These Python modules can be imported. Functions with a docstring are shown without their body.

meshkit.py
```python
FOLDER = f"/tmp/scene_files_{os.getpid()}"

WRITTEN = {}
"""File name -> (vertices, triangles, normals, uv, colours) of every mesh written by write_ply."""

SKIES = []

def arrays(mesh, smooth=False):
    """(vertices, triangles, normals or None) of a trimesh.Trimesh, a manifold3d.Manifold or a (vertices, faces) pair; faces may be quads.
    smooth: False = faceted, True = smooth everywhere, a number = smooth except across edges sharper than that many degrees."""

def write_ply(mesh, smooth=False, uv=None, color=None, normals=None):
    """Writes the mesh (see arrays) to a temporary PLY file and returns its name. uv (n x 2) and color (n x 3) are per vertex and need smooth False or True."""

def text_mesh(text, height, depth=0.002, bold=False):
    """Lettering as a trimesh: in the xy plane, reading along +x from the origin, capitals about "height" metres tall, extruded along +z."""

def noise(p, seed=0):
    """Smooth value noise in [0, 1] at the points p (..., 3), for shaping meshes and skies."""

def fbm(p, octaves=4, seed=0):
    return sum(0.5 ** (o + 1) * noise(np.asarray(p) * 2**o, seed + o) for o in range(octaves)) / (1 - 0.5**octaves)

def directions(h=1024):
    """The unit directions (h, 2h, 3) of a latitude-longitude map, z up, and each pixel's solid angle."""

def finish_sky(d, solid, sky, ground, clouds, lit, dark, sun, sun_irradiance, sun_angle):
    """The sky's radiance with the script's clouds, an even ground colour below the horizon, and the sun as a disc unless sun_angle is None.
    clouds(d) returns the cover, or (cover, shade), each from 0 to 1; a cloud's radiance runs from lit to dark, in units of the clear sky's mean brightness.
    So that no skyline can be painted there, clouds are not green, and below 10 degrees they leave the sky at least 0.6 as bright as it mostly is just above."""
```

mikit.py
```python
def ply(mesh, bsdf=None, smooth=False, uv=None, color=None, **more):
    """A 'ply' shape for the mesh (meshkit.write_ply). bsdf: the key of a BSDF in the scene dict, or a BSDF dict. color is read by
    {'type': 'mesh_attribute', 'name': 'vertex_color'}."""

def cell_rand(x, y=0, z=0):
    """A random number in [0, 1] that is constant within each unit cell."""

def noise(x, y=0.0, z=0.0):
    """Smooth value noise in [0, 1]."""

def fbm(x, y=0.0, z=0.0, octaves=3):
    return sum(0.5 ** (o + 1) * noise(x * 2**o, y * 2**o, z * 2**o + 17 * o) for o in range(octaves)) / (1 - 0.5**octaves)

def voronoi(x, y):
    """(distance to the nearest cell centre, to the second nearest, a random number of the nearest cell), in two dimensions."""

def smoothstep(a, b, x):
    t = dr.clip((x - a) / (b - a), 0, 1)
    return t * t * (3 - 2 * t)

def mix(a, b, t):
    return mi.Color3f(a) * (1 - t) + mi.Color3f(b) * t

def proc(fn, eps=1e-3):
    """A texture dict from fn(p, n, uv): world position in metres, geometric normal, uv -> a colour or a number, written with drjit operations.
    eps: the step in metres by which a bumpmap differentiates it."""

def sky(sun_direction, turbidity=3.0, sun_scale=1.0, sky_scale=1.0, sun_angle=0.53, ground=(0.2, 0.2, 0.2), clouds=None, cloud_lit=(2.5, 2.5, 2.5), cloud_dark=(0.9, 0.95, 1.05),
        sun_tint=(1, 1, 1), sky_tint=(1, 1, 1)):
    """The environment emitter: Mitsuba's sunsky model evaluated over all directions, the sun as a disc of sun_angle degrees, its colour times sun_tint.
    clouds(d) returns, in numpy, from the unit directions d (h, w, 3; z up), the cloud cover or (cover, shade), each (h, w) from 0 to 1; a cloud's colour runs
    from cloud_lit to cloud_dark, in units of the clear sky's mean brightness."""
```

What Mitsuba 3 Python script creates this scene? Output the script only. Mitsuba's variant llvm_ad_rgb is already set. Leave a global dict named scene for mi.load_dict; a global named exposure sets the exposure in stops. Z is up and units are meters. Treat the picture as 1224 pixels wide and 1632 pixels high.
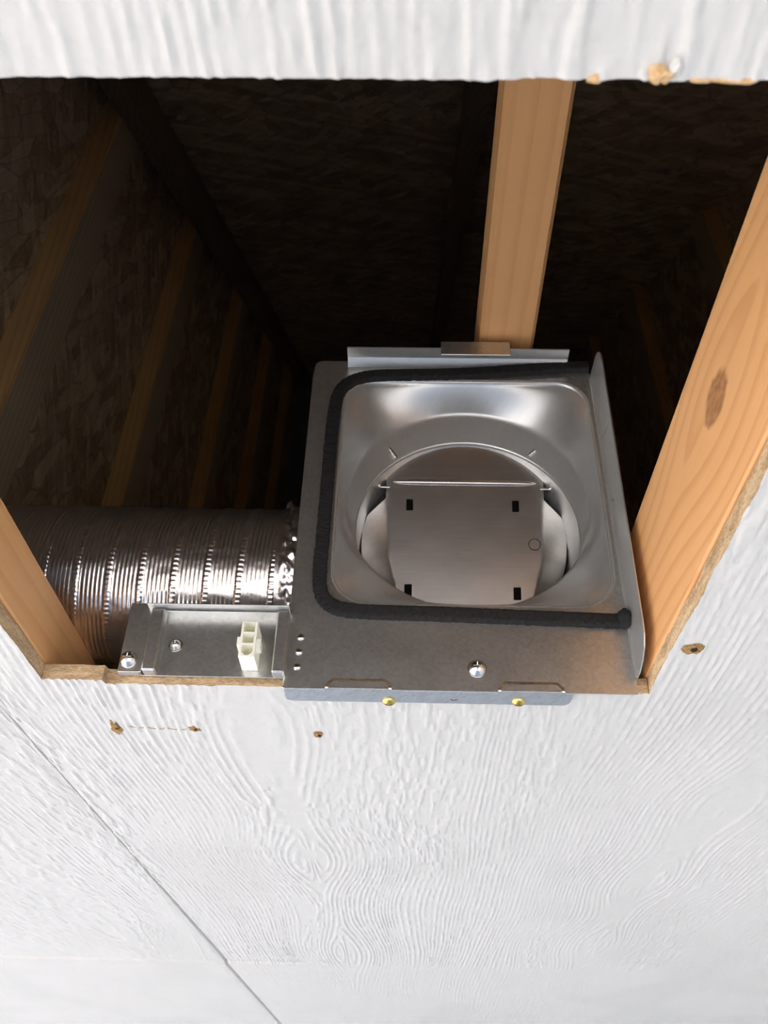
import math
import numpy as np, trimesh, shapely, shapely.geometry as sg
import manifold3d as m3
import drjit as dr, mitsuba as mi
import mikit, meshkit
from mikit import proc, noise, fbm, voronoi, smoothstep, mix, ply

# ------------------------------------------------------------------ camera, light, exposure
# Origin = the phone; z is up; the porch ceiling is 0.272 m above it, the porch floor 2.1 m below.
T = mi.ScalarTransform4f
scene, labels = {'type': 'scene'}, {}
scene['camera'] = {'type': 'thinlens', 'fov': 45.688, 'fov_axis': 'x', 'near_clip': 0.01, 'far_clip': 200.0,
                   'aperture_radius': 0.0010, 'focus_distance': 0.63,
                   'to_world': T().look_at([0, 0, 0], [-0.021706, 0.804087, 0.594115], [-0.014469, -0.594446, 0.804006])}
scene['sky'] = mikit.sky((0.35, 0.62, 0.70), turbidity=4.0, sun_scale=1.0, sky_scale=1.0, ground=(0.46, 0.465, 0.47))
exposure = 3.98

# ------------------------------------------------------------------ helpers
rng = np.random.default_rng(7)
CEIL, THICK = 0.272, 0.011


def put(key, mesh, mat, smooth=False, **more):
    scene[key] = ply(mesh, mat, smooth=smooth, **more)
    return key


def tag(key, label=None, category=None, group=None, kind=None):
    labels[key] = {k: v for k, v in dict(label=label, category=category, group=group, kind=kind).items() if v}


def hull(points):
    return trimesh.convex.convex_hull(np.asarray(points, float))


def bevel_box(x0, x1, y0, y1, z0, z1, b=0.0006):
    pts = []
    for x, sx in ((x0, 1), (x1, -1)):
        for y, sy in ((y0, 1), (y1, -1)):
            for z, sz in ((z0, 1), (z1, -1)):
                pts += [(x, y + sy * b, z + sz * b), (x + sx * b, y, z + sz * b), (x + sx * b, y + sy * b, z)]
    return hull(pts)


def cat(*ms):
    return trimesh.util.concatenate([m for m in ms])


def slab(poly, depth, engine='earcut'):
    """Extrusion of a shapely polygon (or several) along +z."""
    return cat(*[trimesh.creation.extrude_polygon(g, depth, engine=engine) for g in getattr(poly, 'geoms', [poly])])


def to_xz(m, y_front):
    """Polygon plane (x, y) becomes (X, Z); the extrusion goes from y_front towards +Y."""
    v = m.vertices.copy()
    m = trimesh.Trimesh(np.stack([v[:, 0], y_front + v[:, 2], v[:, 1]], 1), m.faces[:, ::-1], process=False)
    return m


def to_yz(m, x0):
    v = m.vertices.copy()
    return trimesh.Trimesh(np.stack([x0 + v[:, 2], v[:, 0], v[:, 1]], 1), m.faces, process=False)


def to_xy(m, z0):
    v = m.vertices.copy()
    v[:, 2] += z0
    return trimesh.Trimesh(v, m.faces, process=False)


def rounded_rect(x0, x1, y0, y1, r=(0.02, 0.02, 0.02, 0.02), n=8):
    """Corner radii: lower left, lower right, upper right, upper left."""
    pts = []
    for (cx, cy, a0), q in zip(((x0, y0, 180), (x1, y0, 270), (x1, y1, 0), (x0, y1, 90)), r):
        sx, sy = (1 if cx == x0 else -1), (1 if cy == y0 else -1)
        for k in range(n + 1):
            a = math.radians(a0 + 90 * k / n)
            pts.append((cx + sx * q + q * math.cos(a), cy + sy * q + q * math.sin(a)))
    return sg.Polygon(pts)


def lathe(profile, center, axis, n=32):
    """profile: (radius, height) pairs along axis."""
    m = trimesh.creation.revolve(np.asarray(profile, float), sections=n)
    m.apply_transform(trimesh.geometry.align_vectors([0, 0, 1], axis))
    m.apply_translation(center)
    return m


def grid_mesh(P, flip=False):
    """P (n, m, 3) -> quads."""
    n, m = P.shape[:2]
    i = np.arange(n * m).reshape(n, m)
    f = np.stack([i[:-1, :-1], i[1:, :-1], i[1:, 1:], i[:-1, 1:]], -1).reshape(-1, 4)
    if flip:
        f = f[:, ::-1]
    f = np.vstack([f[:, [0, 1, 2]], f[:, [0, 2, 3]]])
    return trimesh.Trimesh(P.reshape(-1, 3), f, process=False)


def tube(path, radius, n=8, closed_ends=True):
    path = np.asarray(path, float)
    tan = np.gradient(path, axis=0)
    tan /= np.linalg.norm(tan, axis=1, keepdims=True)
    up = np.array([0.13, 0.2, 0.97])
    a = np.cross(tan, up); a /= np.linalg.norm(a, axis=1, keepdims=True)
    b = np.cross(tan, a)
    r = np.broadcast_to(radius, len(path))[:, None, None]
    t = np.linspace(0, 2 * np.pi, n + 1)[None, :, None]
    return grid_mesh(path[:, None] + r * (a[:, None] * np.cos(t) + b[:, None] * np.sin(t)))


def fb(x, y, sx, sy, octaves=3, seed=0):
    """numpy fbm, -0.5 to 0.5, with its own scale along x and y (metres)."""
    return meshkit.fbm(np.stack([x / sx, y / sy, np.zeros_like(x) + 3.1 * seed], -1), octaves, seed) - 0.5


def sstep(a, b, x):
    t = np.clip((x - a) / (b - a), 0, 1)
    return t * t * (3 - 2 * t)


# ------------------------------------------------------------------ materials
def two(b):
    return {'type': 'twosided', 'bsdf': b}


def rgb(*c):
    return {'type': 'rgb', 'value': list(c)}


def paint_fn(p, n, uv):
    a = fbm(p.x * 9, p.y * 5, 2.0, 3)
    s = fbm(p.x * 420, p.y * 300, 5.0, 2)
    return mix((0.535, 0.531, 0.512), (0.485, 0.482, 0.463), smoothstep(0.45, 0.75, a) * 0.5 + 0.35 * smoothstep(0.55, 0.8, s))


def paint_bump(p, n, uv):
    return fbm(p.x * 700, p.y * 420, 1.0, 3)


def fibre_fn(p, n, uv):
    a = fbm(p.x * 500 + p.y * 300, p.y * 500, p.z * 1500, 3)
    b = fbm(p.x * 60, p.y * 60, p.z * 250, 2)
    return mix((0.28, 0.185, 0.10), (0.60, 0.45, 0.28), smoothstep(0.25, 0.75, 0.6 * a + 0.4 * b))


LATE = 0.55


def pine(across, along, depth, base, dark, scale=1.0, knots=(), strong=1.0):
    """Flat sawn pine: late wood lines along the grain which bend around knots; across / along / depth in metres."""
    psi = across + 0.010 * (fbm(across * 14, along * 2.2, depth * 9, 2) - 0.5)
    kn = mi.Float(0)
    for ka, kl, size, amp in knots:
        da, dl = across - ka, (along - kl) / 1.7
        g = dr.exp(-(dr.square(dl) + 0.35 * dr.square(da)) / (size * size * 6))
        psi -= amp * da / dr.sqrt(da * da + size * size * 0.4) * g
        kn = dr.maximum(kn, 1 - smoothstep(size * 0.45, size * 0.62, dr.sqrt(da * da + dl * dl) + size * 0.14 * (fbm(across * 200, along * 130, 0, 2) - 0.5)))
    ph = psi * 95 * scale + 2.2 * fbm(across * 22, along * 1.4, depth * 20 + 4, 2)
    fr = ph - dr.floor(ph)
    late = smoothstep(0.45, 0.93, fr) * (1 - smoothstep(0.93, 1.0, fr))
    fine = fbm(across * 1500, along * 25, depth * 1200, 2)
    c = mix(base, dark, late * LATE * strong + 0.22 * (fine - 0.4))
    c = mix(c, (0.27, 0.115, 0.045), kn * (0.75 + 0.4 * (fbm(across * 500, along * 250, 0, 2) - 0.5)))
    return c


PINE_L, PINE_D = (0.67, 0.365, 0.158), (0.50, 0.225, 0.078)
pine_knot_fn = lambda p, n, uv: pine(p.z, p.y, p.x, PINE_L, PINE_D, 0.75, ((0.345, 0.360, 0.021, 0.026), (0.30, 0.86, 0.012, 0.010)), 0.75)
pine_y_fn = lambda p, n, uv: pine(p.x + 0.7 * p.z, p.y, p.z, PINE_L, PINE_D, 0.8, strong=0.5)
pine_shade_fn = lambda p, n, uv: pine(p.x + 0.7 * p.z, p.y, p.z, (0.26, 0.20, 0.14), (0.17, 0.12, 0.08), 0.8)  # rafter pine, shade under the roof put into its colour
pine_grey_fn = lambda p, n, uv: pine(p.y + 0.8 * p.x, p.z, p.x, (0.56, 0.46, 0.33), (0.42, 0.33, 0.22), 1.0, ((0.95, 0.75, 0.012, 0.010), (0.93, 0.95, 0.010, 0.010)))
pine_z_fn = lambda p, n, uv: pine(p.y + 0.8 * p.x, p.z, p.x, (0.80, 0.54, 0.27), (0.62, 0.38, 0.165), 1.0)


def osb(a, b):
    """Pressed strands: three layers of stretched cells in different directions."""
    c = mi.Color3f(0.46, 0.36, 0.25)
    for k, (ang, sc) in enumerate(((0.15, 1.0), (1.0, 0.9), (-0.75, 1.1), (0.4, 0.8))):
        u = a * math.cos(ang) + b * math.sin(ang)
        v = -a * math.sin(ang) + b * math.cos(ang)
        v = v + 0.006 * (noise(u * 25, v * 25, k) - 0.5)
        d1, d2, r = voronoi(u * 13 * sc + 7 * k, v * 55 * sc)
        on = smoothstep(0.35, 0.4, noise(r * 977.0, k * 3.0 + 0.5))
        grain = fbm(u * 60, v * 900, k, 2)
        tone = mix((0.36, 0.26, 0.165), (0.74, 0.61, 0.44), r)
        edge = smoothstep(0.0, 0.10, d2 - d1)
        c = mix(c, tone * (0.75 + 0.5 * grain) * (0.45 + 0.55 * edge), on * (0.9 if k < 3 else 0.55))
    return c


osb_wall_fn = lambda p, n, uv: osb(p.z, p.y)
osb_roof_fn = lambda p, n, uv: osb(p.x, p.y * 1.21)


def zinc(base, spread):
    def f(p, n, uv):
        d1, d2, r = voronoi((p.x + 0.6 * p.y) * 420, (p.z + 0.5 * p.y) * 420)
        s = fbm(p.x * 900, p.y * 300, p.z * 2500, 2)
        return mi.Color3f(base) * (1 + spread * (r - 0.5) + spread * 1.2 * (s - 0.5))
    return f


def brushed(p, n, uv):
    s = fbm(p.x * 40, p.y * 500, p.z * 1300, 3)
    q = fbm(p.x * 45, p.y * 30, p.z * 60, 3)
    return mi.Color3f(0.69, 0.67, 0.655) * (0.86 + 0.16 * s + 0.22 * (q - 0.4))


def rough_zinc(p, n, uv):
    return 0.28 + 0.08 * fbm(p.x * 60, p.y * 60, p.z * 60, 2)


def foam_fn(p, n, uv):
    return mi.Color3f(0.020, 0.020, 0.0205) * (0.5 + 1.4 * fbm(p.x * 1800, p.y * 1800, p.z * 1800, 2))


def foam_bump(p, n, uv):
    return fbm(p.x * 1500, p.y * 1500, p.z * 1500, 2)


def floor_fn(p, n, uv):
    return mix((0.44, 0.42, 0.385), (0.54, 0.515, 0.475), fbm(p.x * 3, p.y * 3, 0, 4))


def rust_fn(p, n, uv):
    return mix((0.10, 0.055, 0.02), (0.45, 0.28, 0.12), fbm(p.x * 900, p.y * 900, p.z * 900, 3))


def chip_fn(p, n, uv):
    return mix((0.36, 0.22, 0.10), (0.68, 0.47, 0.26), fbm(p.x * 900, p.y * 500, p.z * 500, 3))


def principled(color, rough, metallic=0.0, **k):
    return {'type': 'principled', 'base_color': color if isinstance(color, dict) else proc(color) if callable(color) else rgb(*color),
            'roughness': proc(rough) if callable(rough) else rough, 'metallic': metallic, **k}


def bumped(b, fn, scale, eps):
    return {'type': 'bumpmap', 'arbitrary': proc(fn, eps), 'scale': scale, 'bsdf': b}


MATS = {
    'white_paint': bumped(principled(paint_fn, 0.48, specular=0.45), paint_bump, 0.00022, 0.0004),
    'board_fibre': principled(fibre_fn, 0.9, specular=0.1),
    'pine_knotted': principled(pine_knot_fn, 0.55, specular=0.3),
    'pine_lengthwise': principled(pine_y_fn, 0.6, specular=0.3),
    'pine_upright': principled(pine_z_fn, 0.65, specular=0.2),
    'pine_grey': principled(pine_grey_fn, 0.8, specular=0.1),
    'pine_shade': principled(pine_shade_fn, 0.8, specular=0.1),
    'strand_board_wall': principled(osb_wall_fn, 0.75, specular=0.2),
    'strand_board_roof': principled(osb_roof_fn, 0.75, specular=0.2),
    'zinc_sheet': principled(zinc((0.58, 0.58, 0.565), 0.14), rough_zinc, 0.90),
    'zinc_pressed': principled(zinc((0.62, 0.635, 0.63), 0.04), 0.36, 0.78),
    'zinc_shade': principled(zinc((0.22, 0.22, 0.215), 0.12), 0.6, 0.7),  # zinc darkened to stand for the shade behind the flap
    'flap_steel': principled(brushed, 0.32, 1.0),
    'polished_steel': principled((0.78, 0.78, 0.77), 0.14, 1.0),
    'brass': principled((0.62, 0.46, 0.16), 0.28, 1.0),
    'aluminium_foil': principled((0.80, 0.785, 0.79), 0.27, 1.0),
    'foam_rubber': bumped(principled(foam_fn, 0.95, specular=0.05), foam_bump, 0.0008, 0.0003),
    'cream_plastic': principled((0.80, 0.81, 0.70), 0.4),
    'black_plastic': principled((0.03, 0.03, 0.03), 0.45),
    'recess_shade': principled((0.03, 0.025, 0.02), 0.95, specular=0.05),  # near-black standing for the shade inside small recesses
    'rust': principled(rust_fn, 0.9, specular=0.1),
    'torn_chip': principled(chip_fn, 0.85, specular=0.1),
    'porch_floor': principled(floor_fn, 0.7),
    'added_wall_paint': principled((0.60, 0.58, 0.54), 0.7),
    'unseen_wall_blue': principled((0.40, 0.42, 0.455), 0.7),
}
for k, b in MATS.items():
    scene[k] = two(b)

# ------------------------------------------------------------------ ceiling: embossed white panels with the hole
HX0, HX1, HY0, HY1 = -0.2385, 0.168, 0.145, 0.570
SEAM_X, SEAM_Y = -0.2840, 1.531


def grain_height(x, y):
    """Embossed cedar grain, metres of height (positive = towards the room)."""
    psi = x + 0.024 * fb(x, y, 0.11, 0.55, 2, 1) + 0.0045 * fb(x, y, 0.022, 0.085, 2, 2)
    for kx, ky, b, amp, s in ((-0.093, 0.985, 0.012, 0.034, 0.11), (-0.105, 0.655, 0.020, 0.030, 0.16), (-0.080, 1.45, 0.010, 0.026, 0.15),
                              (0.283, 0.80, 0.022, 0.034, 0.12), (0.270, 1.04, 0.016, 0.030, 0.12), (0.272, 1.36, 0.012, 0.026, 0.13),
                              (-0.40, 1.30, 0.014, 0.030, 0.16), (0.05, -0.2, 0.014, 0.03, 0.16), (-0.02, 2.0, 0.013, 0.03, 0.16), (-0.55, 0.9, 0.013, 0.03, 0.16)):
        dx, dy = x - kx, (y - ky) / s
        psi = psi - amp * dx / np.sqrt(dx * dx + b * b) * np.exp(-dy * dy - (dx / 0.11) ** 2)
    eye = np.zeros_like(x)
    for kx, ky, ex, ey in ((-0.093, 0.985, 0.045, 0.16), (-0.080, 1.45, 0.04, 0.2), (0.283, 0.86, 0.055, 0.2), (0.27, 1.2, 0.05, 0.3), (-0.105, 0.70, 0.05, 0.12)):
        eye = np.maximum(eye, np.exp(-((x - kx) / ex) ** 2 - ((y - ky) / ey) ** 2))
    psi = psi + 0.0016 * fb(x, y, 0.0045, 0.013, 2, 4)
    ph = psi / 0.0058 + 2.6 * fb(psi, y, 0.030, 0.6, 2, 3)
    tri = 1 - np.abs((ph % 1) - 0.5) * 2
    cell = meshkit.noise(np.stack([np.floor(ph) * 3.7, y / 0.16, np.zeros_like(y)], -1), 12)
    ring = sstep(0.35, 0.88, tri) * (0.35 + 0.65 * cell)
    dash = sstep(-0.05, 0.13, fb(psi, y, 0.0042, 0.027, 2, 5))
    lines = sstep(-0.10, 0.08, fb(psi, y, 0.07, 0.7, 2, 9) + 0.10 * np.exp(-((x + 0.16) / 0.06) ** 2) + 0.12 * np.exp(-((x + 0.06) / 0.035) ** 2) * (y > 0.6))
    lines = np.maximum(lines, sstep(0.25, 0.6, eye))
    broken = 0.22 + 0.78 * sstep(-0.13, 0.08, fb(x, y, 0.0048, 0.0150, 2, 11) + 0.22 * eye)
    ridge = lines * ring * broken + (1 - lines) * dash * 0.80
    flat = np.zeros_like(x)
    for kx, ky, wx, wy in ((-0.108, 0.672, 0.014, 0.085), (-0.096, 0.80, 0.010, 0.10), (-0.092, 0.965, 0.011, 0.025), (0.286, 0.765, 0.020, 0.05), (0.272, 0.86, 0.017, 0.05),
                           (0.262, 1.02, 0.016, 0.05), (0.262, 1.17, 0.014, 0.06), (-0.12, 1.20, 0.012, 0.07)):
        flat = np.maximum(flat, np.exp(-(((x - kx + 0.006 * fb(x, y, 0.02, 0.04, 2, 8)) / wx) ** 4 + ((y - ky) / wy) ** 4)))
    far = 0.45 + 0.55 * sstep(-0.18, 0.10, fb(x, y, 0.10, 0.5, 2, 6))
    calm = np.where(y > SEAM_Y, 0.35, 1.0) * np.where(x < SEAM_X, 0.65, 1.0)
    amp = 0.00155 * far * (1 - flat) * calm
    stip = 0.00030 * fb(x, y, 0.0024, 0.0036, 2, 7) * (0.35 + 0.65 * (1 - flat)) * np.where(y > 1.2, 0.6, 1.0)
    return amp * ridge + stip


def graded(*segs):
    out = [segs[0][0]]
    for a, b, step in segs:
        n = max(1, round((b - a) / step))
        out += list(np.linspace(a, b, n + 1)[1:])
    return np.array(out)


xs = graded((-1.6, -0.9, 0.05), (-0.9, -0.38, 0.0024), (-0.38, SEAM_X - 0.006, 0.0012), (SEAM_X - 0.006, SEAM_X, 0.0004), (SEAM_X, SEAM_X + 0.006, 0.0004), (SEAM_X + 0.006, HX0, 0.0012), (HX0, HX1, 0.0012), (HX1, 0.40, 0.0012), (0.40, 0.9, 0.0025), (0.9, 1.7, 0.05))
ys = graded((-1.05, 0.04, 0.05), (0.04, HY0, 0.0015), (HY0, HY1, 0.002), (HY1, 1.1, 0.002), (1.1, SEAM_Y, 0.004), (SEAM_Y, 2.45, 0.007), (2.45, 3.3, 0.05))
X, Y = np.meshgrid(xs, ys, indexing='ij')
H = grain_height(X, Y)
seam_d = np.abs(X - SEAM_X)
H -= (0.0035 + 0.0045 * sstep(0.7, 1.3, Y)) * np.exp(-(seam_d / (0.0005 + 0.0016 * sstep(0.7, 1.5, Y))) ** 4)
H += np.where((X < SEAM_X), 0.0010 * sstep(0.0, 0.012, SEAM_X - X) - 0.0004, 0)
jd = Y - SEAM_Y
H += np.where(jd >= 0.002, 0.0035, 0.0) * (1 - sstep(-0.25, 0.10, X))
lean = 0.0285 * (Y - 0.794) * (1 - sstep(-0.235, 0.0, X))
PX = X + lean
PY = Y.copy()
# ragged saw cut: vertices on the rim of the hole move a little
ix0, ix1 = np.argmin(np.abs(xs - HX0)), np.argmin(np.abs(xs - HX1))
iy0, iy1 = np.argmin(np.abs(ys - HY0)), np.argmin(np.abs(ys - HY1))


def rag(t, seed, a=0.0011):
    z = np.zeros_like(t)
    f = fb(t, z, 0.02, 1, 2, seed) + 0.7 * fb(t, z, 0.0055, 1, 2, seed + 1)
    return a * (f + 1.3 * np.clip(fb(t, z, 0.012, 1, 1, seed + 2) - 0.22, 0, 1))


ty, tx = ys[iy0:iy1 + 1], xs[ix0:ix1 + 1]
PX[ix0, iy0:iy1 + 1] += rag(ty, 21)
PX[ix1, iy0:iy1 + 1] += 1.6 * rag(ty, 24) - 0.0008 * np.sin((ty - HY0) * 20)
PY[ix0:ix1 + 1, iy0] += rag(tx, 27, 0.0008)
block = np.where(tx + lean[ix0:ix1 + 1, iy1] < -0.2035, -0.0055, 0.0)
PY[ix0:ix1 + 1, iy1] += 1.3 * rag(tx, 30) + block
PZ = CEIL - H
P = np.stack([PX, PY, PZ], -1)


def panel(name, i0, i1, j0, j1):
    nx, ny = len(xs), len(ys)
    idx = np.arange(nx * ny).reshape(nx, ny)
    ii, jj = np.meshgrid(np.arange(i0, i1), np.arange(j0, j1), indexing='ij')
    keep = ~((ii >= ix0) & (ii < ix1) & (jj >= iy0) & (jj < iy1))
    ii, jj = ii[keep], jj[keep]
    q = np.stack([idx[ii, jj], idx[ii, jj + 1], idx[ii + 1, jj + 1], idx[ii + 1, jj]], 1)
    f = np.vstack([q[:, [0, 1, 2]], q[:, [0, 2, 3]]])
    used, inv = np.unique(f, return_inverse=True)
    put('ceiling__' + name, trimesh.Trimesh(P.reshape(-1, 3)[used], inv.reshape(-1, 3), process=False), 'white_paint', smooth=True)


isx, isy = np.argmin(np.abs(xs - SEAM_X)), np.argmin(np.abs(ys - SEAM_Y))
panel('panel', isx, len(xs) - 1, 0, isy)
panel('panel_001', 0, isx, 0, isy)
panel('panel_002', isx, len(xs) - 1, isy, len(ys) - 1)
panel('panel_003', 0, isx, isy, len(ys) - 1)
tag('ceiling', 'white painted porch ceiling of embossed wood-grain panels with a square hole cut through', kind='structure')

# the sawn edge of the hole, in four sides
rim = {'cut_edge': (P[ix0, iy0:iy1 + 1], (-1, 0)), 'cut_edge_001': (P[ix1, iy0:iy1 + 1], (1, 0)),
       'cut_edge_002': (P[ix0:ix1 + 1, iy0], (0, -1)), 'cut_edge_003': (P[ix0:ix1 + 1, iy1], (0, 1))}
for k, (name, (line, out)) in enumerate(rim.items()):
    t = line[:, 0] + line[:, 1]
    o = np.array([out[0], out[1], 0.0])
    rows = [line]
    for q, (up, amp) in enumerate(((0.0006, 0.0002), (0.003, 0.0005), (0.006, 0.0007), (0.009, 0.0006), (THICK, 0.0004))):
        z = np.zeros_like(t)
        w = amp * (fb(t, z, 0.006, 1, 2, 40 + 7 * k + q) + fb(t, z, 0.0022, 1, 1, 80 + 7 * k + q))
        rows.append(np.column_stack([line[:, 0], line[:, 1], np.full(len(t), CEIL + up)]) + o * (w + 0.0002)[:, None])
    top = rows[-1] + o * 0.05
    rows.append(top)
    put('ceiling__' + name, grid_mesh(np.stack(rows), flip=(k in (1, 2))), 'board_fibre', smooth=40)


def lump(center, size, seed, amount=0.35, n=3, flat=None):
    m = trimesh.creation.icosphere(subdivisions=n, radius=1.0)
    v = m.vertices
    v = v * (1 + amount * 2 * (meshkit.fbm(v * 1.7 + seed * 3.3, 3, seed) - 0.5))[:, None]
    m = trimesh.Trimesh(v * np.asarray(size) + np.asarray(center), m.faces, process=False)
    return m


# torn fibres at the near edge and chipped nail holes with rust
chips = [((0.0752, 0.1430, 0.2706), (0.0036, 0.0026, 0.0018), 1), ((0.0792, 0.1408, 0.2708), (0.0018, 0.0028, 0.0016), 2), ((0.0560, 0.1448, 0.2715), (0.0022, 0.0012, 0.0010), 3),
         ((0.0985, 0.1455, 0.2718), (0.0060, 0.0008, 0.0008), 4), ((0.0880, 0.1453, 0.2718), (0.0030, 0.0008, 0.0007), 5)]
for k, (c, s, seed) in enumerate(chips):
    put('ceiling__torn_fibre' + ('' if k == 0 else '_%03d' % k), lump(c, s, seed, 0.8), 'white_paint' if k == 1 else 'torn_chip', smooth=50)
for k, (x, y, a, b, pit_shade) in enumerate(((0.1795, 0.5052, 0.0058, 0.0056, 0.0022), (-0.2135, 0.6440, 0.0036, 0.0095, 0.0016), (-0.1543, 0.6434, 0.0040, 0.0038, 0.0012), (-0.0620, 0.6507, 0.0030, 0.0042, 0.0012))):
    sfx = '' if k == 0 else '_%03d' % k
    put('ceiling__nail_hole' + sfx, lump((x, y, CEIL - 0.0005), (a * 1.0, b * 1.0, 0.0012), 14 + k, 0.85), 'rust', smooth=50)
    put('ceiling__nail_hole%s__pit_shade' % sfx, lump((x + 0.001, y - 0.0005, CEIL - 0.0015), (pit_shade, pit_shade * 1.2, 0.0006), 31 + k, 0.4, 2), 'recess_shade', smooth=50)  # dark lump painted as the shade inside the hole
    labels['ceiling__nail_hole' + sfx] = {'label': ['dark ragged nail hole beside the right joist', 'rust-stained chip left below the hole', 'small brown chip below the metal tray', 'small brown chip below the adapter flange'][k]}
crack = [(-0.203, 0.6415), (-0.196, 0.6440), (-0.190, 0.6428), (-0.182, 0.6455), (-0.175, 0.6440), (-0.166, 0.6462), (-0.158, 0.6440)]
put('ceiling__crack', cat(*[tube([(a[0], a[1], CEIL - 0.0005), ((a[0] + b[0]) / 2, (a[1] + b[1]) / 2 + 0.0006, CEIL - 0.0007), (b[0] - 0.0018, b[1], CEIL - 0.0005)], 0.00022, 5) for a, b in zip(crack[:-1], crack[1:])]), 'rust')

# ------------------------------------------------------------------ attic shell: roof deck, two side walls, front wall; porch floor
Z0, RISE = 0.971, 0.69


def roof_z(y):
    return Z0 + RISE * y


def roof_board(x0, x1, y0, y1, z_off, t):
    pts = []
    for y in (y0, y1):
        for x in (x0, x1):
            pts += [(x, y, roof_z(y) + z_off), (x, y, roof_z(y) + z_off + t)]
    return hull(pts)


put('roof', roof_board(-1.2, 1.2, -1.06, 3.3, 0.0, 0.012), 'strand_board_roof')
tag('roof', 'sloping roof deck of dark strand board over the attic', kind='structure')


def gable(x0, x1):
    pts = []
    for x in (x0, x1):
        pts += [(x, -1.0, CEIL + 0.014), (x, 3.25, CEIL + 0.014), (x, 3.25, roof_z(3.25)), (x, -1.0, roof_z(-1.0) + 0.001)]
    return hull(pts)


put('wall_left', gable(-0.547, -0.535), 'strand_board_wall')
tag('wall_left', 'strand board attic wall on the left behind the studs', kind='structure')
put('wall_right', gable(0.736, 0.748), 'strand_board_wall')
tag('wall_right', 'dark strand board attic wall on the right behind the studs', kind='structure')
put('wall_front', bevel_box(-2.2, 2.2, 3.25, 3.35, -2.1, roof_z(3.3), 0.002), 'unseen_wall_blue')  # unseen wall, placed and tinted to shape light on ceiling and flange
tag('wall_front', 'unseen blue-grey wall at the far end of porch and attic, set to shape the light', kind='structure')
put('added_porch_wall', bevel_box(1.30, 1.40, -1.0, 3.3, -2.1, CEIL + 0.01, 0.002), 'added_wall_paint')  # added out of view to block light from the right
tag('added_porch_wall', 'unseen pale wall added along the right side of the porch to block light', kind='structure')
put('floor', bevel_box(-0.95, 1.4, -1.7, 3.3, -2.25, -2.1, 0.005), 'porch_floor')  # unseen slab, its edges set to shape light reaching the ceiling
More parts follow.
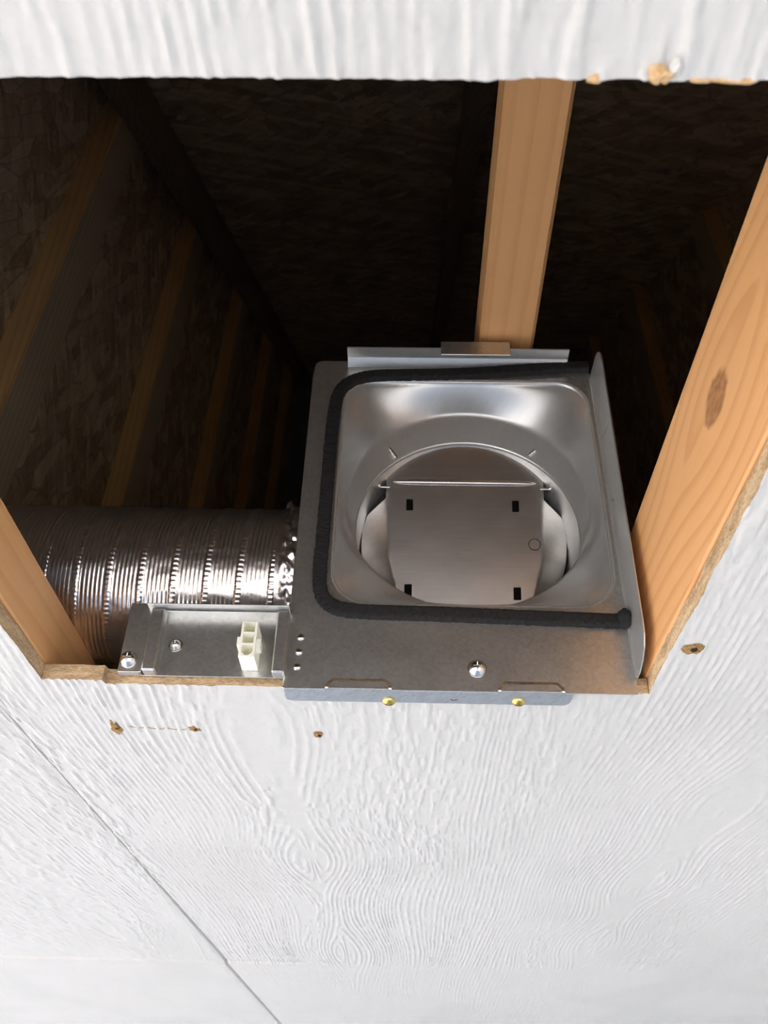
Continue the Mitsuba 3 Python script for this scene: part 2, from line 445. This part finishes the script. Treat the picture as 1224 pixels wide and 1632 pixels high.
tag('floor', 'unseen porch floor under the ceiling, sized to shape the light', kind='structure')

# ------------------------------------------------------------------ joists, studs, rafters
put('ceiling_joist', bevel_box(0.167, 0.205, -0.62, 3.2, CEIL + THICK + 0.001, 0.391, 0.0012), 'pine_knotted')
tag('ceiling_joist', 'orange pine joist with an oval knot along the right side of the hole', 'wooden joist')
put('ceiling_joist_001', bevel_box(-0.296, -0.2455, -0.62, 3.2, CEIL + THICK + 0.001, 0.332, 0.0012), 'pine_lengthwise')
tag('ceiling_joist_001', 'low pine joist along the left side of the hole, passing under the foil duct', 'wooden joist')
put('ceiling_joist_002', bevel_box(0.0636, 0.1110, -0.42, 3.2, 0.592, 0.642, 0.003), 'pine_lengthwise')
tag('ceiling_joist_002', 'pale orange joist running high above the hole behind the top of the metal adapter', 'wooden joist')


def stud(key, y_top, x_in, side, lean=0.047, width=0.089, depth=0.035, strip=0.009):
    """Flat stud against a side wall, an added orange strip on its near edge; leans slightly as the photographed ones do."""
    for part, w0, w1, out, mat in (('edge_strip', 0, strip, 0, 'pine_upright'), ('board', strip + 0.0006, width, 0.0015, 'pine_grey')):  # strip added so the near edge comes out brighter than the board
        pts = []
        for z in (CEIL + 0.013, roof_z(y_top) - 0.004):
            y = y_top + lean * (z - 1.5)
            zz = [z, z] if z < 0.5 else [roof_z(y + w0) - 0.003, roof_z(y + w1) - 0.003]
            for x in (x_in + side * out, x_in + side * depth):
                pts += [(x, y + w0, zz[0]), (x, y + w1, zz[1])]
        put(key + '__' + part, hull(pts), mat)


for k, (y, what) in enumerate(((0.858, 'nearest stud on the left attic wall, its edge bright orange'), (1.31, 'second stud on the left attic wall, a brown upright between two dark bays'),
                              (1.81, 'third stud on the left attic wall, dim brown in the shade'), (2.29, 'fourth stud on the left attic wall, almost lost in the dark'),
                              (2.77, 'farthest stud on the left attic wall, beside the front wall'))):
    key = 'wall_stud' + ('' if k == 0 else '_%03d' % k)
    stud(key, y, -0.500, -1)
    tag(key, what, 'wooden stud', 'studs on the left attic wall')
for k, (y, what) in enumerate(((1.30, 'nearer stud on the right attic wall, hidden mostly by the knotted joist'), (1.83, 'dim stud on the right attic wall, right of the metal adapter'), (2.36, 'farther dim stud on the right attic wall'))):
    key = 'wall_stud_%03d' % (5 + k)
    stud(key, y, 0.700, 1)
    tag(key, what, 'wooden stud', 'studs on the right attic wall')


def rafter(key, x0, x1, depth, y0=-0.4, y1=3.2):
    pts = []
    for y in (y0, y1):
        for x in (x0, x1):
            pts += [(x, y, roof_z(y) - 0.002), (x, y, roof_z(y) - depth)]
    put(key, hull(pts), 'pine_shade')


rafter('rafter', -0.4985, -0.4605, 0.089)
tag('rafter', 'dark rafter where the roof deck meets the left attic wall', 'rafter')
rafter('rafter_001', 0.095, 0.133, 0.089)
tag('rafter_001', 'dark rafter under the middle of the roof deck, left of the high joist', 'rafter')

# ------------------------------------------------------------------ flexible foil duct
R, DY, DZ = 0.064, 0.642, 0.3957


def duct():
    x = np.arange(-0.533, -0.0950, 0.0007)
    nth = 540
    th = np.linspace(0, 2 * np.pi, nth + 1)
    XX, TH = np.meshgrid(x, th, indexing='ij')
    period = 0.0250
    ph = (XX - period * TH / (2 * np.pi)) / period
    fr = ph % 1
    band = sstep(0.0, 0.03, fr) * (1 - sstep(0.17, 0.20, fr))
    corr = np.sin((fr - 0.2) / 0.8 * 6 * 2 * np.pi)
    r = R + (1 - band) * 0.00016 * corr + band * (0.0006 + 0.00018 * np.sin(TH * 108))
    r = r + 0.0016 * (meshkit.fbm(np.stack([XX / 0.04, 3 * np.cos(TH), 3 * np.sin(TH)], -1), 3, 5) - 0.5)
    r = r + 0.00022 * (meshkit.fbm(np.stack([XX / 0.006, 14 * np.cos(TH), 14 * np.sin(TH)], -1), 2, 6) - 0.5)
    return grid_mesh(np.stack([XX, DY - r * np.cos(TH), DZ + r * np.sin(TH)], -1), flip=True)


put('flexible_duct__corrugated_hose', duct(), 'aluminium_foil', smooth=True)
th = np.linspace(0, 2 * np.pi, 241)
XX, TH = np.meshgrid(np.linspace(-0.0975, -0.0570, 56), th, indexing='ij')
cr = meshkit.fbm(np.stack([XX / 0.007, 7 * np.cos(TH), 7 * np.sin(TH)], -1), 3, 9) - 0.5
r = R + 0.0012 + 0.0050 * np.abs(cr) * 1.6 * sstep(-0.0975, -0.090, XX)
put('flexible_duct__foil_tape', grid_mesh(np.stack([XX, DY - r * np.cos(TH), DZ + r * np.sin(TH)], -1), flip=True), 'aluminium_foil', smooth=25)
labels['flexible_duct__foil_tape'] = {'label': 'crumpled foil tape at the adapter end'}
put('flexible_duct__tape_end', cat(lump((-0.0985, 0.630, 0.4665), (0.0032, 0.003, 0.0085), 51, 0.45), lump((-0.1020, 0.629, 0.4605), (0.003, 0.003, 0.004), 52, 0.5)), 'aluminium_foil', smooth=25)
tag('flexible_duct', 'silver corrugated foil duct running left from the metal adapter', 'air duct')

# ------------------------------------------------------------------ damper adapter of galvanised sheet
A = 'duct_adapter'
tag(A, 'square galvanised duct adapter with round damper flap at far edge of hole', 'duct adapter')
PY0 = 0.564
outline = rounded_rect(-0.0793, 0.1585, 0.2682, 0.5805, (0.0005, 0.0005, 0.006, 0.007))
opening = rounded_rect(-0.0515, 0.1535, 0.3355, 0.5570, (0.028, 0.028, 0.027, 0.022))


def notch(x0, x1, top=0.2748):
    arch = sg.LineString([(x0, 0.2672), (x0 + 0.0005, 0.2715), (x0 + 0.004, top), (x1 - 0.004, top), (x1 - 0.0005, 0.2715), (x1, 0.2672)])
    inner = sg.Polygon([(x0, 0.2682), (x0 + 0.0005, 0.2715), (x0 + 0.004, top), (x1 - 0.004, top), (x1 - 0.0005, 0.2715), (x1, 0.2682)])
    return arch.buffer(0.0011), inner


n1, t1 = notch(-0.0506, -0.0074)
n2, t2 = notch(0.0660, 0.1090)
plate = outline.difference(opening).difference(n1).difference(n2).difference(t1).difference(t2)
put(A + '__face_plate', to_xz(slab(plate, 0.0010), PY0), 'zinc_sheet')
for k, (t, n) in enumerate(((t1, n1), (t2, n2))):
    tab = t.difference(n)
    m = to_xz(slab(tab, 0.0009), PY0 - 0.0003)
    v = m.vertices.copy()
    v[:, 1] += np.where(v[:, 2] < 0.2715, 0, 0.0)
    lip = tube(np.column_stack([np.linspace(tab.bounds[0], tab.bounds[2], 6), np.full(6, PY0 + 0.0004), np.full(6, 0.2688)]), 0.0009, 10)
    put(A + '__tab' + ('' if k == 0 else '_001'), cat(trimesh.Trimesh(v, m.faces, process=False), lip), 'zinc_sheet', smooth=30)

# lower flange: folded back under the ceiling, with one hole
fl = rounded_rect(-0.0793, 0.1155, 0.5652, 0.5835, (0.0003, 0.0003, 0.006, 0.005)).difference(sg.Point(0.0363, 0.5765).buffer(0.0026))
a = np.linspace(0, np.pi / 2, 8)
bend = np.stack([np.stack([np.full(8, x), 0.5658 - 0.0018 * np.cos(a), 0.2698 - 0.0018 * np.sin(a)], -1) for x in (-0.0793, 0.1155)], 0)
inner = np.stack([np.stack([np.full(8, x), 0.5658 - 0.0009 * np.cos(a), 0.2698 - 0.0009 * np.sin(a)], -1) for x in (-0.0793, 0.1155)], 0)
put(A + '__lower_flange', cat(to_xy(slab(fl, 0.0009), 0.2680), grid_mesh(bend), grid_mesh(inner, True)), 'zinc_sheet', smooth=25)

# upper flange: stepped strip bent towards the hole, with a small upright tab
prof = [(0.5645, 0.5730), (0.5560, 0.5775), (0.5545, 0.5768), (0.5450, 0.5772), (0.5447, 0.5782), (0.5548, 0.5780), (0.5563, 0.5787), (0.5650, 0.5742)]
m = slab(sg.Polygon(prof), 0.190)
v = m.vertices
put(A + '__upper_flange', trimesh.Trimesh(np.stack([-0.0505 + v[:, 2], v[:, 0], v[:, 1]], 1), m.faces, process=False), 'zinc_pressed')
put(A + '__upper_flange__upright_tab', bevel_box(0.0298, 0.0888, 0.5436, 0.5446, 0.5690, 0.5850, 0.0003), 'zinc_sheet')

# side flange on the right, tall fin with cut top and rounded foot
fin = sg.Polygon([(0.5645, 0.2800), (0.5560, 0.2800), (0.5450, 0.2835), (0.5360, 0.2890), (0.5312, 0.2970), (0.5300, 0.3060), (0.5245, 0.5440), (0.5262, 0.5545), (0.5300, 0.5605), (0.5340, 0.5625), (0.5400, 0.5650), (0.5645, 0.5660)])
fin = fin.difference(sg.LineString([(0.5585, 0.4885), (0.5385, 0.4830)]).buffer(0.0005)).difference(sg.LineString([(0.5565, 0.4275), (0.5530, 0.4225)]).buffer(0.0009))
put(A + '__side_flange', to_yz(slab(fin, 0.0010), 0.1590), 'zinc_pressed')
put(A + '__side_flange__fold', tube(np.column_stack([np.full(20, 0.1588), np.full(20, PY0 + 0.0002), np.linspace(0.2800, 0.5640, 20)]), 0.0011, 10), 'zinc_pressed', smooth=True)
put(A + '__left_fold', tube(np.column_stack([np.full(20, -0.0793), np.full(20, PY0 + 0.0012), np.linspace(0.2700, 0.5680, 20)]), 0.0012, 10), 'zinc_sheet', smooth=True)

# pressed funnel: rounded square opening to round collar
FX, FZ = 0.0515, 0.4460


def funnel():
    n = 256
    ang = np.linspace(0, 2 * np.pi, n + 1)
    ring = []
    for t in ang:
        ray = sg.LineString([(FX, FZ), (FX + 0.3 * math.cos(t), FZ + 0.3 * math.sin(t))])
        q = opening.exterior.intersection(ray)
        ring.append(math.hypot(q.x - FX, q.y - FZ))
    r0 = np.array(ring)
    rows = []
    for k in range(7):                                               # rolled rim
        a = math.pi / 2 * k / 6
        rows.append((r0 + 0.0022 - 0.0030 * math.sin(a), PY0 - 0.0006 + 0.0026 * (1 - math.cos(a))))
    for k in range(1, 15):                                           # slope to the circle
        t = k / 14
        s = t ** 0.9
        rows.append(((r0 - 0.0008) * (1 - s) + 0.0985 * s, PY0 + 0.0020 + 0.0250 * (t ** 1.15) + 0 * r0))
    for k in range(1, 10):                                           # tapered throat into the collar
        a = k / 9
        rows.append((0.0985 - 0.0085 * a + 0 * r0, PY0 + 0.0270 + 0.0110 * a + 0 * r0, 0.0180 * a))
    rows.append((0.0900 + 0 * r0, 0.684 + 0 * r0, 0.0180))
    rows = [q if len(q) == 3 else (*q, 0.0) for q in rows]
    return [np.stack([FX + r * np.cos(ang), np.broadcast_to(y, r.shape), FZ - drop + r * np.sin(ang)], -1) for r, y, drop in rows]


rows = funnel()
put(A + '__funnel', grid_mesh(np.stack(rows[:22]), flip=False), 'zinc_pressed', smooth=12)
put(A + '__throat', grid_mesh(np.stack(rows[21:31]), flip=False), 'zinc_pressed', smooth=28)
put(A + '__collar', grid_mesh(np.stack(rows[30:]), flip=False), 'zinc_shade', smooth=28)
# elbow behind the collar, turned towards the duct
a = np.linspace(0, np.pi / 2, 14)
ang = np.linspace(0, 2 * np.pi, 97)
cap = np.stack([np.stack([FX + 0.0903 * math.cos(q) * np.cos(ang), 0.683 + 0.06 * math.sin(q) + 0 * ang, FZ - 0.018 + 0.0903 * math.cos(q) * np.sin(ang)], -1) for q in a])
put(A + '__elbow', grid_mesh(cap), 'zinc_shade', smooth=True)
# two spot-weld tips inside the funnel
for k, (p0, p1) in enumerate((((-0.0130, 0.5960, 0.5085), (-0.0070, 0.5985, 0.5005)), ((0.1115, 0.5960, 0.5085), (0.1060, 0.5985, 0.5045)))):
    put(A + '__rivet_tip' + ('' if k == 0 else '_001'), tube(np.linspace(p0, p1, 9), [0.0011, 0.0014, 0.0011] * 3, 10), 'polished_steel', smooth=True)

# damper flap, hung on two pins and swung open at the bottom; local x sideways, s down from the hinge line
CX, HY, HZ, TILT, FS = 0.0518, 0.6150, 0.4825, math.radians(17.5), 1.0354


def hang(x, s, y):
    """Local flap coordinates to world; y is the depth behind the flap's face."""
    x, s, y = (FS * q for q in np.broadcast_arrays(x, s, y))
    return np.stack([CX + x, HY + s * math.sin(TILT) + y * math.cos(TILT), HZ - s * math.cos(TILT) + y * math.sin(TILT)], -1)


def flap_mesh():
    rf, sc = 0.0848, 0.0470
    ring = lambda a0, a1, n: [(rf * math.cos(math.radians(d)), sc - rf * math.sin(math.radians(d))) for d in np.linspace(a0, a1, n)]
    a1 = math.degrees(math.acos(0.0648 / rf))
    right = [(0.0648, 0.0105), (0.0668, 0.0125), (0.0800, 0.0235), (0.0826, 0.0300)]
    pts = ring(180 - a1, a1, 40) + right + ring(9, -189, 80) + [(-x, z) for x, z in reversed(right)]
    poly = sg.Polygon(pts).buffer(0)
    for sx, sz, w, h in ((-0.0453, 0.0165, 0.0056, 0.0098), (0.0415, 0.0165, 0.0056, 0.0098), (-0.0458, 0.0888, 0.0060, 0.0104), (0.0410, 0.0900, 0.0060, 0.0104)):
        poly = poly.difference(sg.box(sx - w / 2, sz - h / 2, sx + w / 2, sz + h / 2))
    v, f = trimesh.creation.triangulate_polygon(poly, engine='earcut')
    v, f = trimesh.remesh.subdivide_to_size(np.column_stack([v, np.zeros(len(v))]), f, 0.0026)
    m = trimesh.Trimesh(v, f)
    m.merge_vertices()

    def shape(v, off):
        d = np.maximum(np.abs(v[:, 0]) - 0.0600 + 0.00022 * np.maximum(v[:, 1] - 0.06, 0) * 1000, 0)
        y = np.where(d < 0.005, d * d / 0.010, d - 0.0025 + 12.0 * np.maximum(d - 0.005, 0) ** 2) * WING * sstep(0.004, 0.014, v[:, 1]) * np.clip(0.25 + 17 * v[:, 1], 0, 1.7)
        return hang(v[:, 0], v[:, 1], y + off)
    front = trimesh.Trimesh(shape(m.vertices, 0.0), m.faces, process=False)
    if front.face_normals[0][1] > 0:
        front.invert()
    back = trimesh.Trimesh(shape(m.vertices, 0.0007), front.faces[:, ::-1], process=False)
    edges = m.edges[trimesh.grouping.group_rows(m.edges_sorted, require_count=1)]
    n = len(m.vertices)
    side = np.vstack([np.column_stack([edges[:, 0], edges[:, 1], edges[:, 1] + n]), np.column_stack([edges[:, 0], edges[:, 1] + n, edges[:, 0] + n])])
    return cat(front, back, trimesh.Trimesh(np.vstack([front.vertices, back.vertices]), side, process=False))


WING = 0.60
put(A + '__damper_flap', flap_mesh(), 'flap_steel', smooth=30)
labels[A + '__damper_flap'] = {'label': 'brushed steel damper flap with two side wings bent back'}
q = np.linspace(-0.0590, 0.0590, 40)
put(A + '__damper_flap__pressed_rib', tube(hang(q, -0.0035, 0.0), 0.0024 * np.sqrt(np.clip(1 - (q / 0.0592) ** 8, 0.02, 1)), 14), 'flap_steel', smooth=True)
c = np.linspace(0, 2 * np.pi, 33)
put(A + '__damper_flap__stamped_ring', tube(hang(0.0560 + 0.0047 * np.cos(c), 0.0490 + 0.0047 * np.sin(c), 0.0), 0.00032, 6), 'recess_shade', smooth=True)  # dark line painted for the shade in the stamped groove
for k, sx in enumerate((-1, 1)):
    s = '' if k == 0 else '_001'
    x = CX + sx * 0.0712
    put(A + '__hinge_pin' + s, cat(lathe([(0, 0), (0.0026, 0.0002), (0.0030, 0.0012), (0.0026, 0.0022), (0, 0.0024)], (x, 0.6150, 0.4815), (sx, 0, 0), 20), trimesh.creation.cylinder(0.0013, segment=[(x - sx * 0.007, 0.6158, 0.4815), (x + sx * 0.004, 0.6158, 0.4815)])), 'polished_steel', smooth=30)
    put(A + '__hinge_block' + s, bevel_box(min(x - sx * 0.006, x + sx * 0.003), max(x - sx * 0.006, x + sx * 0.003), 0.6300, 0.6360, 0.4640, 0.4860, 0.0006), 'black_plastic')
    labels[A + '__hinge_block' + s] = {'label': 'black plastic hinge block'}

# foam gasket strip
path = np.array([(157.5, 574.3), (126, 571.6), (93.8, 568.7), (66, 565.6), (39.6, 563.6), (5, 562.3), (-25.2, 560.8), (-41, 556.8), (-51.5, 549.0), (-57.6, 535), (-59.4, 515), (-60.2, 487), (-60.4, 440), (-60.6, 394),
                 (-60.9, 365), (-60.0, 347), (-54.6, 335.0), (-43.5, 328.6), (-28, 326.9), (26, 325.9), (92, 324.1), (135, 323), (157.6, 322.4)]) / 1000


def gasket():
    d = np.concatenate([[0], np.cumsum(np.linalg.norm(np.diff(path, axis=0), axis=1))])
    s = np.linspace(0, d[-1], 620)
    from scipy.interpolate import PchipInterpolator
    c = np.column_stack([PchipInterpolator(d, path[:, 0])(s), PchipInterpolator(d, path[:, 1])(s)])
    t = np.gradient(c, axis=0)
    t /= np.linalg.norm(t, axis=1, keepdims=True)
    nrm = np.column_stack([-t[:, 1], t[:, 0]])
    w, h = 0.0050, 0.0058
    cs = [(-1, 0), (-1, 0.45), (-0.96, 0.8), (-0.82, 0.97), (-0.5, 1), (0, 1), (0.5, 1), (0.82, 0.97), (0.96, 0.8), (1, 0.45), (1, 0)]
    Pm = np.stack([np.column_stack([c[:, 0] + nrm[:, 0] * w * a, PY0 - h * b + 0 * s, c[:, 1] + nrm[:, 1] * w * a]) for a, b in cs], 1)
    Pm = Pm + 0.0020 * (meshkit.fbm(Pm / 0.0014, 2, 3) - 0.5)[..., None] * np.array([1, 1, 1])
    m = grid_mesh(Pm)
    for e in (0, -1):
        ring = Pm[e]
        k = trimesh.Trimesh(np.vstack([ring, ring.mean(0)]), [(i, i + 1, len(ring)) for i in range(len(ring) - 1)], process=False)
        m = cat(m, k)
    return m


put(A + '__foam_gasket', cat(gasket(), lump((0.1555, 0.5580, 0.3230), (0.0050, 0.0068, 0.0066), 61, 0.25)), 'foam_rubber', smooth=40)
labels[A + '__foam_gasket'] = {'label': 'black foam strip around the opening'}

# screws and rivets
dome = lambda r, h: [(0, h), (r * 0.35, h * 0.97), (r * 0.65, h * 0.80), (r * 0.88, h * 0.48), (r, h * 0.16), (r, 0)][::-1]


def cross_screw(key, center, axis, r, h, mat, washer=0.0, slot=0.30):
    n = np.asarray(axis, float)
    m = m3.Manifold.revolve(m3.CrossSection([[(0, 0)] + dome(r, h)]), 40)
    for w, l in ((slot * r * 0.42, slot * r * 3.2), (slot * r * 3.2, slot * r * 0.42)):
        m = m - m3.Manifold.cube((w, l, h), True).translate((0, 0, h * 0.95))
    if washer:
        m = m + m3.Manifold.cylinder(h * 0.12, washer, washer, 40)
    q = m.to_mesh()
    t = trimesh.Trimesh(q.vert_properties[:, :3], q.tri_verts)
    t.apply_transform(trimesh.geometry.align_vectors([0, 0, 1], n))
    t.apply_translation(center)
    put(key, t, mat, smooth=35)


cross_screw(A + '__screw', (0.0515, PY0, 0.2850), (0, -1, 0), 0.0060, 0.0052, 'polished_steel', 0.0064)
labels[A + '__screw'] = {'label': 'shiny domed screw low on the face plate'}
for k, (x, y) in enumerate(((-0.0083, 0.5815), (0.0803, 0.5785))):
    cross_screw(A + '__brass_screw' + ('' if k == 0 else '_001'), (x, y, 0.2680), (0, 0, -1), 0.0047, 0.0028, 'brass', 0, 0.36)
for k, z in enumerate((0.3068, 0.2955, 0.2840)):
    cross_screw(A + '__rivet' + ('' if k == 0 else '_%03d' % k), (-0.0708 - 0.0004 * k, PY0, z), (0, -1, 0), 0.0028, 0.0016, 'polished_steel', 0, 0.12)

# connector tray on the left of the plate
put(A + '__connector_tray', cat(bevel_box(-0.1800, -0.0785, 0.5665, 0.5675, 0.2765, 0.3265, 0.0003), bevel_box(-0.1930, -0.1770, 0.5600, 0.5610, 0.2760, 0.3300, 0.0004), bevel_box(-0.1930, -0.1785, 0.5600, 0.5660, 0.2760, 0.2768, 0.0003),
                                bevel_box(-0.1785, -0.1775, 0.5600, 0.5675, 0.2765, 0.3265, 0.0003)), 'zinc_sheet')
put(A + '__connector_tray__top_lip', cat(bevel_box(-0.1800, -0.0795, 0.5535, 0.5675, 0.3255, 0.3265, 0.0003), bevel_box(-0.1790, -0.0800, 0.5600, 0.5675, 0.3235, 0.3243, 0.0003)), 'zinc_pressed')
for k, (x0, x1) in enumerate(((-0.1765, -0.1670), (-0.0880, -0.0795))):
    put(A + '__connector_tray__rail' + ('' if k == 0 else '_001'), bevel_box(x0, x1, 0.5570, 0.5660, 0.2762, 0.3245, 0.0012), 'zinc_sheet')
cross_screw(A + '__connector_tray__screw', (-0.1868, 0.5600, 0.2850), (0, -1, 0), 0.0060, 0.0054, 'polished_steel', 0.0)
cross_screw(A + '__connector_tray__screw_001', (-0.1580, 0.5665, 0.3000), (0, -1, 0), 0.0042, 0.0040, 'polished_steel', 0.0048)
body = m3.Manifold.cube((0.0108, 0.0210, 0.0262)).translate((-0.1092, 0.5450, 0.2815))
body = body + m3.Manifold.cube((0.0026, 0.0090, 0.0062)).translate((-0.1118, 0.5480, 0.2915)) + m3.Manifold.cube((0.0026, 0.0090, 0.0062)).translate((-0.0984, 0.5480, 0.2900))
for z in (0.3000, 0.2915):
    body = body - m3.Manifold.cube((0.0076, 0.0150, 0.0068)).translate((-0.1076, 0.5440, z))
body = body - (m3.Manifold.cube((0.0076, 0.0150, 0.0040)).translate((-0.1076, 0.5440, 0.2858)) + m3.Manifold.cylinder(0.015, 0.0038, 0.0038, 24).rotate((-90, 0, 0)).translate((-0.1038, 0.5440, 0.2862)))
q = body.to_mesh()
put(A + '__wire_connector', trimesh.Trimesh(q.vert_properties[:, :3], q.tri_verts), 'cream_plastic')
labels[A + '__wire_connector'] = {'label': 'cream plastic three-way wire connector'}
